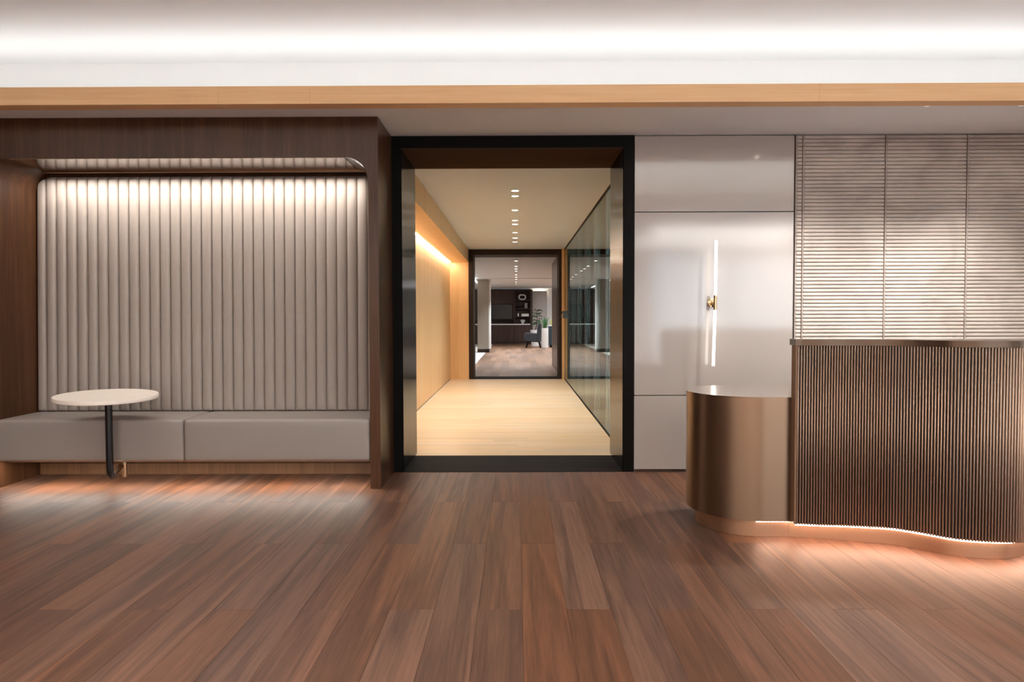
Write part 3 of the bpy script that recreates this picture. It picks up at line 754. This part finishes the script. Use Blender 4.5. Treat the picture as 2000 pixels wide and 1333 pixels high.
ca, cb = at_y(932.5, 620, 24.2).x, at_y(954.5, 620, 24.2).x
box('shaft', M['column'], col_, ca, cb, 24.2, 24.7, 0.12, CC - 0.031)
box('column_base', M['brown_frame'], col_, ca - 0.005, cb + 0.005, 24.19, 24.71, 0.0, 0.119)
box('edge_trim', M['white'], col_, cb + 0.001, cb + 0.06, 24.3, 24.7, 0.12, CC - 0.031)
box('ceiling_slot', M['cove'], None, -1.45, -1.38, 17.0, 31.0, CC - 0.036, CC - 0.0305)['kind'] = 'structure'
for i, p in enumerate((510, 520.5, 525.7, 529.7, 537, 542, 546, 551, 555)):
    zc = CC if i < 6 else CC - 0.03
    q = at_z(1007, p, zc)
    ordn = ['first', 'second', 'third', 'fourth', 'fifth', 'sixth', 'seventh', 'eighth', 'ninth'][i]
    downlight(at_y(1008, p, q.y).x, q.y, zc - 0.0005, ordn + ' ceiling downlight of the far room counted from the brown doorway', 'far room downlights', FAR_W)
area('far_wall_wash', (3.2, 27.0, CC - 0.05), 3.0, 6.0, 260, (0.95, 0.98, 1.0))

BY = 31.7
def bx(p): return at_y(p, 620, BY).x
def bz(q): return at_y(1008, q, BY).z
bc = thing('bookcase', (-0.5, BY, 0), 'dark brown wall unit with open shelves and closed cupboards in the far room', 'bookcase')
b0, bm_, b1 = -2.4, bx(1004.5), bx(1040)
top = bz(566)
box('back_panel', M['bookcase'], bc, b0, b1, 32.10, 32.18, 0.0, top - 0.05)
box('top_panel', M['bookcase'], bc, b0, b1, BY, 32.18, top - 0.05, top)
for a in (b0, bm_ - 0.02, b1 - 0.09):
    box('side_panel', M['bookcase'], bc, a, a + (0.09 if a > 0.3 else 0.04), BY, 32.10, 0.0, top - 0.051)
box('media_panel', M['bookcase'], bc, b0 + 0.041, bm_ - 0.021, BY + 0.06, 32.09, bz(625), top - 0.052)
wtop = bz(633)
box('worktop', M['white'], bc, b0 + 0.041, b1 - 0.092, BY - 0.01, 32.09, wtop - 0.045, wtop)
box('plinth', M['bookcase'], bc, b0 + 0.041, b1 - 0.092, BY + 0.04, 32.09, 0.0, 0.10)
edges = [b0 + 0.042, b0 + 0.62, bx(956) + 0.1, bx(981), bm_ - 0.022]
for a, b in zip(edges, edges[1:]): box('cupboard_door', M['bookcase'], bc, a + 0.003, b - 0.003, BY + 0.005, BY + 0.03, 0.105, wtop - 0.05)
box('cupboard_door', M['bookcase'], bc, bm_ + 0.025, b1 - 0.094, BY + 0.005, BY + 0.03, 0.105, wtop - 0.05)
shz = [bz(586.5), bz(602.5), bz(618.5)]
for z in shz: box('shelf', M['bookcase'], bc, bm_ + 0.021, b1 - 0.092, BY + 0.01, 32.09, z - 0.03, z)
tv = thing('television', ((bx(956) + bx(1001)) / 2, BY, bz(624)), 'large dark flat television mounted on the brown wall unit', 'television')
box('casing', M['black'], tv, bx(952), bx(1001), BY + 0.02, BY + 0.058, bz(624), bz(594), 0.004, 1)
box('screen', M['screen'], tv, bx(952) + 0.02, bx(1001) - 0.02, BY + 0.016, BY + 0.0195, bz(624) + 0.02, bz(594) - 0.02)
# ornaments
cxo = bx(1020)
bm = bmesh.new(); pa = [(cxo + 0.145 * math.copysign(abs(math.cos(a)) ** 0.75, math.cos(a)), BY + 0.16, shz[0] + 0.131 + 0.10 * math.copysign(abs(math.sin(a)) ** 0.75, math.sin(a))) for a in [2 * math.pi * i / 28 for i in range(28)]]
rings = []
for i, p in enumerate(pa):
    t = (Vector(pa[(i + 1) % 28]) - Vector(pa[i - 1])).normalized(); s = Vector((0, 1, 0)); u = t.cross(s)
    rings.append([bm.verts.new(Vector(p) + (u * math.cos(k * math.pi / 4) + s * math.sin(k * math.pi / 4)) * 0.03) for k in range(8)])
for i in range(28):
    for k in range(8): bm.faces.new((rings[i][k], rings[i][(k + 1) % 8], rings[(i + 1) % 28][(k + 1) % 8], rings[(i + 1) % 28][k]))
tag(from_bm('ring_sculpture', bm, M['white'], None, smooth=True, origin=(cxo, BY + 0.16, shz[0])), 'white rounded ring sculpture on the top bookcase shelf', 'sculpture')
xw = bx(1014)
tag(from_bm('bowl', add_lathe(bmesh.new(), [(0, 0.001), (0.05, 0.001), (0.11, 0.035), (0.16, 0.075), (0.15, 0.075), (0.10, 0.04), (0, 0.012)], (xw, BY + 0.17, shz[1]), 24), M['screen'], None, auto=50, origin=(xw, BY + 0.17, shz[1])), 'low dark bowl on the second bookcase shelf', 'bowl')
for i, p in enumerate((1026, 1029)):
    xb = bx(p)
    b = thing('book', (xb, BY + 0.15, shz[1]), ['upright brown book on second bookcase shelf, beside the bowl', 'upright brown book on second bookcase shelf, nearest the side panel'][i], 'book', 'upright books on the second shelf')
    for s in (-1, 1): box('cover', M['kick'], b, xb + s * 0.016 - 0.003, xb + s * 0.016 + 0.003, BY + 0.05, BY + 0.25, shz[1] + 0.001, shz[1] + 0.235)
    box('pages', M['white'], b, xb - 0.0125, xb + 0.0125, BY + 0.055, BY + 0.245, shz[1] + 0.005, shz[1] + 0.23)
xv = bx(1012)
tag(from_bm('vase', add_lathe(bmesh.new(), [(0, 0.001), (0.028, 0.001), (0.04, 0.05), (0.034, 0.10), (0.022, 0.13), (0.026, 0.14), (0.018, 0.135), (0, 0.02)], (xv, BY + 0.16, shz[2]), 20), M['white'], None, auto=60, origin=(xv, BY + 0.16, shz[2])), 'small white vase on the third bookcase shelf', 'vase')
xb0, xb1 = bx(1018), bx(1034) - 0.02
wbx = thing('storage_box', ((xb0 + xb1) / 2, BY + 0.16, shz[2]), 'white rounded lidded box on the third bookcase shelf', 'box')
box('box_body', M['white'], wbx, xb0, xb1, BY + 0.05, BY + 0.28, shz[2] + 0.001, shz[2] + 0.09, 0.02, 3)
box('lid', M['stone'], wbx, xb0 + 0.02, xb1 - 0.006, BY + 0.06, BY + 0.27, shz[2] + 0.091, shz[2] + 0.125, 0.012, 3)
xk = bx(1021)
bm = bmesh.new()
pa = [Vector(((math.sin(t) + 2 * math.sin(2 * t)) * 0.03, (math.cos(t) - 2 * math.cos(2 * t)) * 0.03, -math.sin(3 * t) * 0.03)) for t in [2 * math.pi * i / 48 for i in range(49)]]
pa = [Vector((xk + p.x, BY + 0.15 + p.z, wtop + 0.108 + p.y)) for p in pa]
tag(from_bm('knot_ornament', add_tube(bm, pa, 0.017, 8), M['white'], None, smooth=True, origin=(xk, BY + 0.15, wtop)), 'white knotted ornament on the pale worktop of the wall unit', 'ornament')

# pale panel right of the bookcase with a light above it
gp = thing('wall_panel_far', (1.0, 32.1, 0), 'pale grey upright panel right of the dark wall unit', 'panel')
gx0, gx1 = b1 + 0.01, at_y(1068.5, 620, 32.0).x
box('panel_face', M['greypanel'], gp, gx0, gx1, 32.0, 32.06, 0.0, bz(568.5))
box('panel_light', M['strip'], gp, gx0 + 0.02, gx1, 32.07, 32.10, bz(568.5) - 0.02, bz(568.5) - 0.005)
box('panel_batten', M['bookcase'], gp, gx0, gx1, 32.061, 32.19, 0.4, 0.46)

# lounge chair
CY = 27.6
def cxp(p): return at_y(p, 640, CY).x
def czp(q): return at_y(1040, q, CY).z
ch = thing('lounge_chair', (cxp(1040), CY + 0.3, 0), 'charcoal armless lounge chair beside the white square planter', 'chair')
def skew(name, pts, y0, y1, mat, par, bev=0.02):
    bm = add_prism(bmesh.new(), pts, y0, y1, 'Y')
    bmesh.ops.recalc_face_normals(bm, faces=bm.faces)
    bmesh.ops.bevel(bm, geom=list(bm.edges), offset=bev, segments=3, affect='EDGES')
    return from_bm(name, bm, mat, par, auto=40)
skew('seat', [(cxp(1023.5), czp(667)), (cxp(1050), czp(669)), (cxp(1050), czp(652)), (cxp(1026), czp(650.5)), (cxp(1023), czp(657))], CY, CY + 0.62, M['chair'], ch, 0.025)
skew('backrest', [(cxp(1048), czp(669)), (cxp(1056.5), czp(668)), (cxp(1057.5), czp(637)), (cxp(1056), czp(632.5)), (cxp(1052), czp(633)), (cxp(1050), czp(642))], CY - 0.004, CY + 0.624, M['chair'], ch, 0.02)
for yy in (CY + 0.05, CY + 0.57):
    from_bm('leg', add_tube(bmesh.new(), [(cxp(1032.5), yy, czp(668)), (cxp(1027.5), yy, 0.001)], [0.026, 0.018], 10), M['black'], ch, auto=40)
    from_bm('leg', add_tube(bmesh.new(), [(cxp(1053), yy, czp(668.5)), (cxp(1056), yy, 0.001)], [0.03, 0.02], 10), M['black'], ch, auto=40)

# planter with snake plant
PY = 27.9
q0, q1 = at_y(1058, 660, PY).x, at_y(1071, 660, PY).x; qz = at_y(1064, 641.5, PY).z
pl = thing('tall_planter', ((q0 + q1) / 2, PY + 0.13, 0), 'tall square white planter holding a snake plant behind the charcoal chair', 'planter')
bm = add_box(bmesh.new(), q0, q1, PY, PY + 0.26, 0.0, qz, 0.004, 1)
from_bm('pot', bm, M['white'], pl, auto=30)
box('soil', M['soil'], pl, q0 + 0.02, q1 - 0.02, PY + 0.02, PY + 0.24, qz + 0.0005, qz + 0.008)
bm = bmesh.new(); rng = random.Random(3)
for i in range(22):
    bx0, by0 = (q0 + q1) / 2 + rng.uniform(-0.07, 0.07), PY + 0.13 + rng.uniform(-0.07, 0.07)
    h = rng.uniform(0.22, 0.46); lx_, ly_ = rng.uniform(-0.15, 0.15), rng.uniform(-0.1, 0.1); an = rng.uniform(0, math.pi)
    dx, dy = math.cos(an), math.sin(an); prev = None
    for j in range(6):
        t = j / 5; w = 0.024 * (1 - t ** 3) * (0.7 + 0.6 * t) + 0.001
        c = Vector((bx0 + lx_ * t * t, by0 + ly_ * t * t, qz + 0.004 + h * t))
        cur = [bm.verts.new(c + Vector((dx * w, dy * w, 0))), bm.verts.new(c + Vector((-dy * 0.006, dx * 0.006, 0))), bm.verts.new(c - Vector((dx * w, dy * w, 0))), bm.verts.new(c + Vector((dy * 0.004, -dx * 0.004, 0)))]
        if prev:
            for k in range(4): bm.faces.new((prev[k], prev[(k + 1) % 4], cur[(k + 1) % 4], cur[k]))
        prev = cur
    bm.faces.new(prev)
tag(from_bm('leaves', bm, M['leaf2'], pl), kind='stuff')
# fig tree in a pale pot behind the chair
GY = 29.6
fgx = at_y(1049, 620, GY).x
fg = thing('fiddle_leaf_fig', (fgx, GY, 0), 'broad leaved fig tree in a pale pot behind the charcoal chair', 'plant')
gw = 0.21; gz = at_y(1045, 645, GY).z
from_bm('pot', add_lathe(bmesh.new(), [(0, 0), (0.15, 0), (0.2, 0.5), (0.21, gz), (0.19, gz), (0.18, gz - 0.04), (0, gz - 0.04)], (fgx - 0.08, GY, 0), 28), M['white'], fg, auto=40)
fz = at_y(1049, 598, GY).z
trunk = [Vector((fgx - 0.08, GY, gz - 0.05)), Vector((fgx - 0.02, GY, gz + 0.2)), Vector((fgx + 0.01, GY, (gz + fz) / 2)), Vector((fgx - 0.05, GY, fz - 0.15))]
from_bm('trunk', add_tube(bmesh.new(), trunk, [0.022, 0.018, 0.014, 0.01], 8), M['bark'], fg, auto=60)
bm = bmesh.new(); rng = random.Random(11)
for i in range(30):
    t = i / 29; base = trunk[1].lerp(trunk[2], min(1, t * 2)) if t < 0.5 else trunk[2].lerp(trunk[3], (t - 0.5) * 2)
    an = i * 2.4; L = rng.uniform(0.17, 0.28); tilt = rng.uniform(-0.25, 0.75)
    d = Vector((math.cos(an), math.sin(an) * 0.7, tilt)).normalized(); s = d.cross(Vector((0, 0, 1))).normalized(); nrm = s.cross(d)
    prev = None
    for j, w in enumerate((0.004, 0.045, 0.075, 0.085, 0.06, 0.004)):
        c = base + d * (L * (0.1 + 0.9 * j / 5) + 0.04) - Vector((0, 0, 0.06 * (j / 5) ** 2))
        cur = [bm.verts.new(c + s * w), bm.verts.new(c - nrm * 0.014), bm.verts.new(c - s * w), bm.verts.new(c - nrm * 0.018)]
        if prev:
            for k in range(4): bm.faces.new((prev[k], prev[(k + 1) % 4], cur[(k + 1) % 4], cur[k]))
        else: bm.faces.new(cur)
        prev = cur
    bm.faces.new(prev)
tag(from_bm('leaves', bm, M['leaf'], fg), kind='stuff')
# dark teal planting cabinet at the right edge
tcb = thing('planter_cabinet', (1.5, 28.1, 0), 'dark teal low cabinet topped with small yellow-green plants', 'cabinet')
e0 = at_y(1071.8, 660, 28.2).x; ez = at_y(1074, 635.5, 28.2).z
box('cabinet_body', M['teal'], tcb, e0, e0 + 1.6, 28.2, 28.6, 0.08, ez - 0.04)
box('cabinet_top', M['white'], tcb, e0 - 0.005, e0 + 1.6, 28.19, 28.61, ez - 0.039, ez)
box('cabinet_base', M['black'], tcb, e0 + 0.05, e0 + 1.55, 28.25, 28.55, 0.0, 0.079)
bm = bmesh.new(); rng = random.Random(5)
for i in range(60):
    x0_, y0_ = e0 + rng.uniform(0.06, 1.5), 28.4 + rng.uniform(-0.12, 0.12); h = rng.uniform(0.12, 0.3)
    a = Vector((x0_, y0_, ez)); tip = a + Vector((rng.uniform(-0.08, 0.08), rng.uniform(-0.05, 0.05), h)); w = Vector((0.02, 0.006, 0))
    m_ = a.lerp(tip, 0.5); v = [bm.verts.new(a), bm.verts.new(m_ + w), bm.verts.new(tip), bm.verts.new(m_ - w), bm.verts.new(m_ + Vector((0, 0.012, 0)))]
    bm.faces.new((v[0], v[1], v[2], v[3])); bm.faces.new((v[0], v[1], v[4])); bm.faces.new((v[1], v[2], v[4])); bm.faces.new((v[2], v[3], v[4])); bm.faces.new((v[3], v[0], v[4]))
tag(from_bm('leaves', bm, M['leaf3'], tcb), kind='stuff')
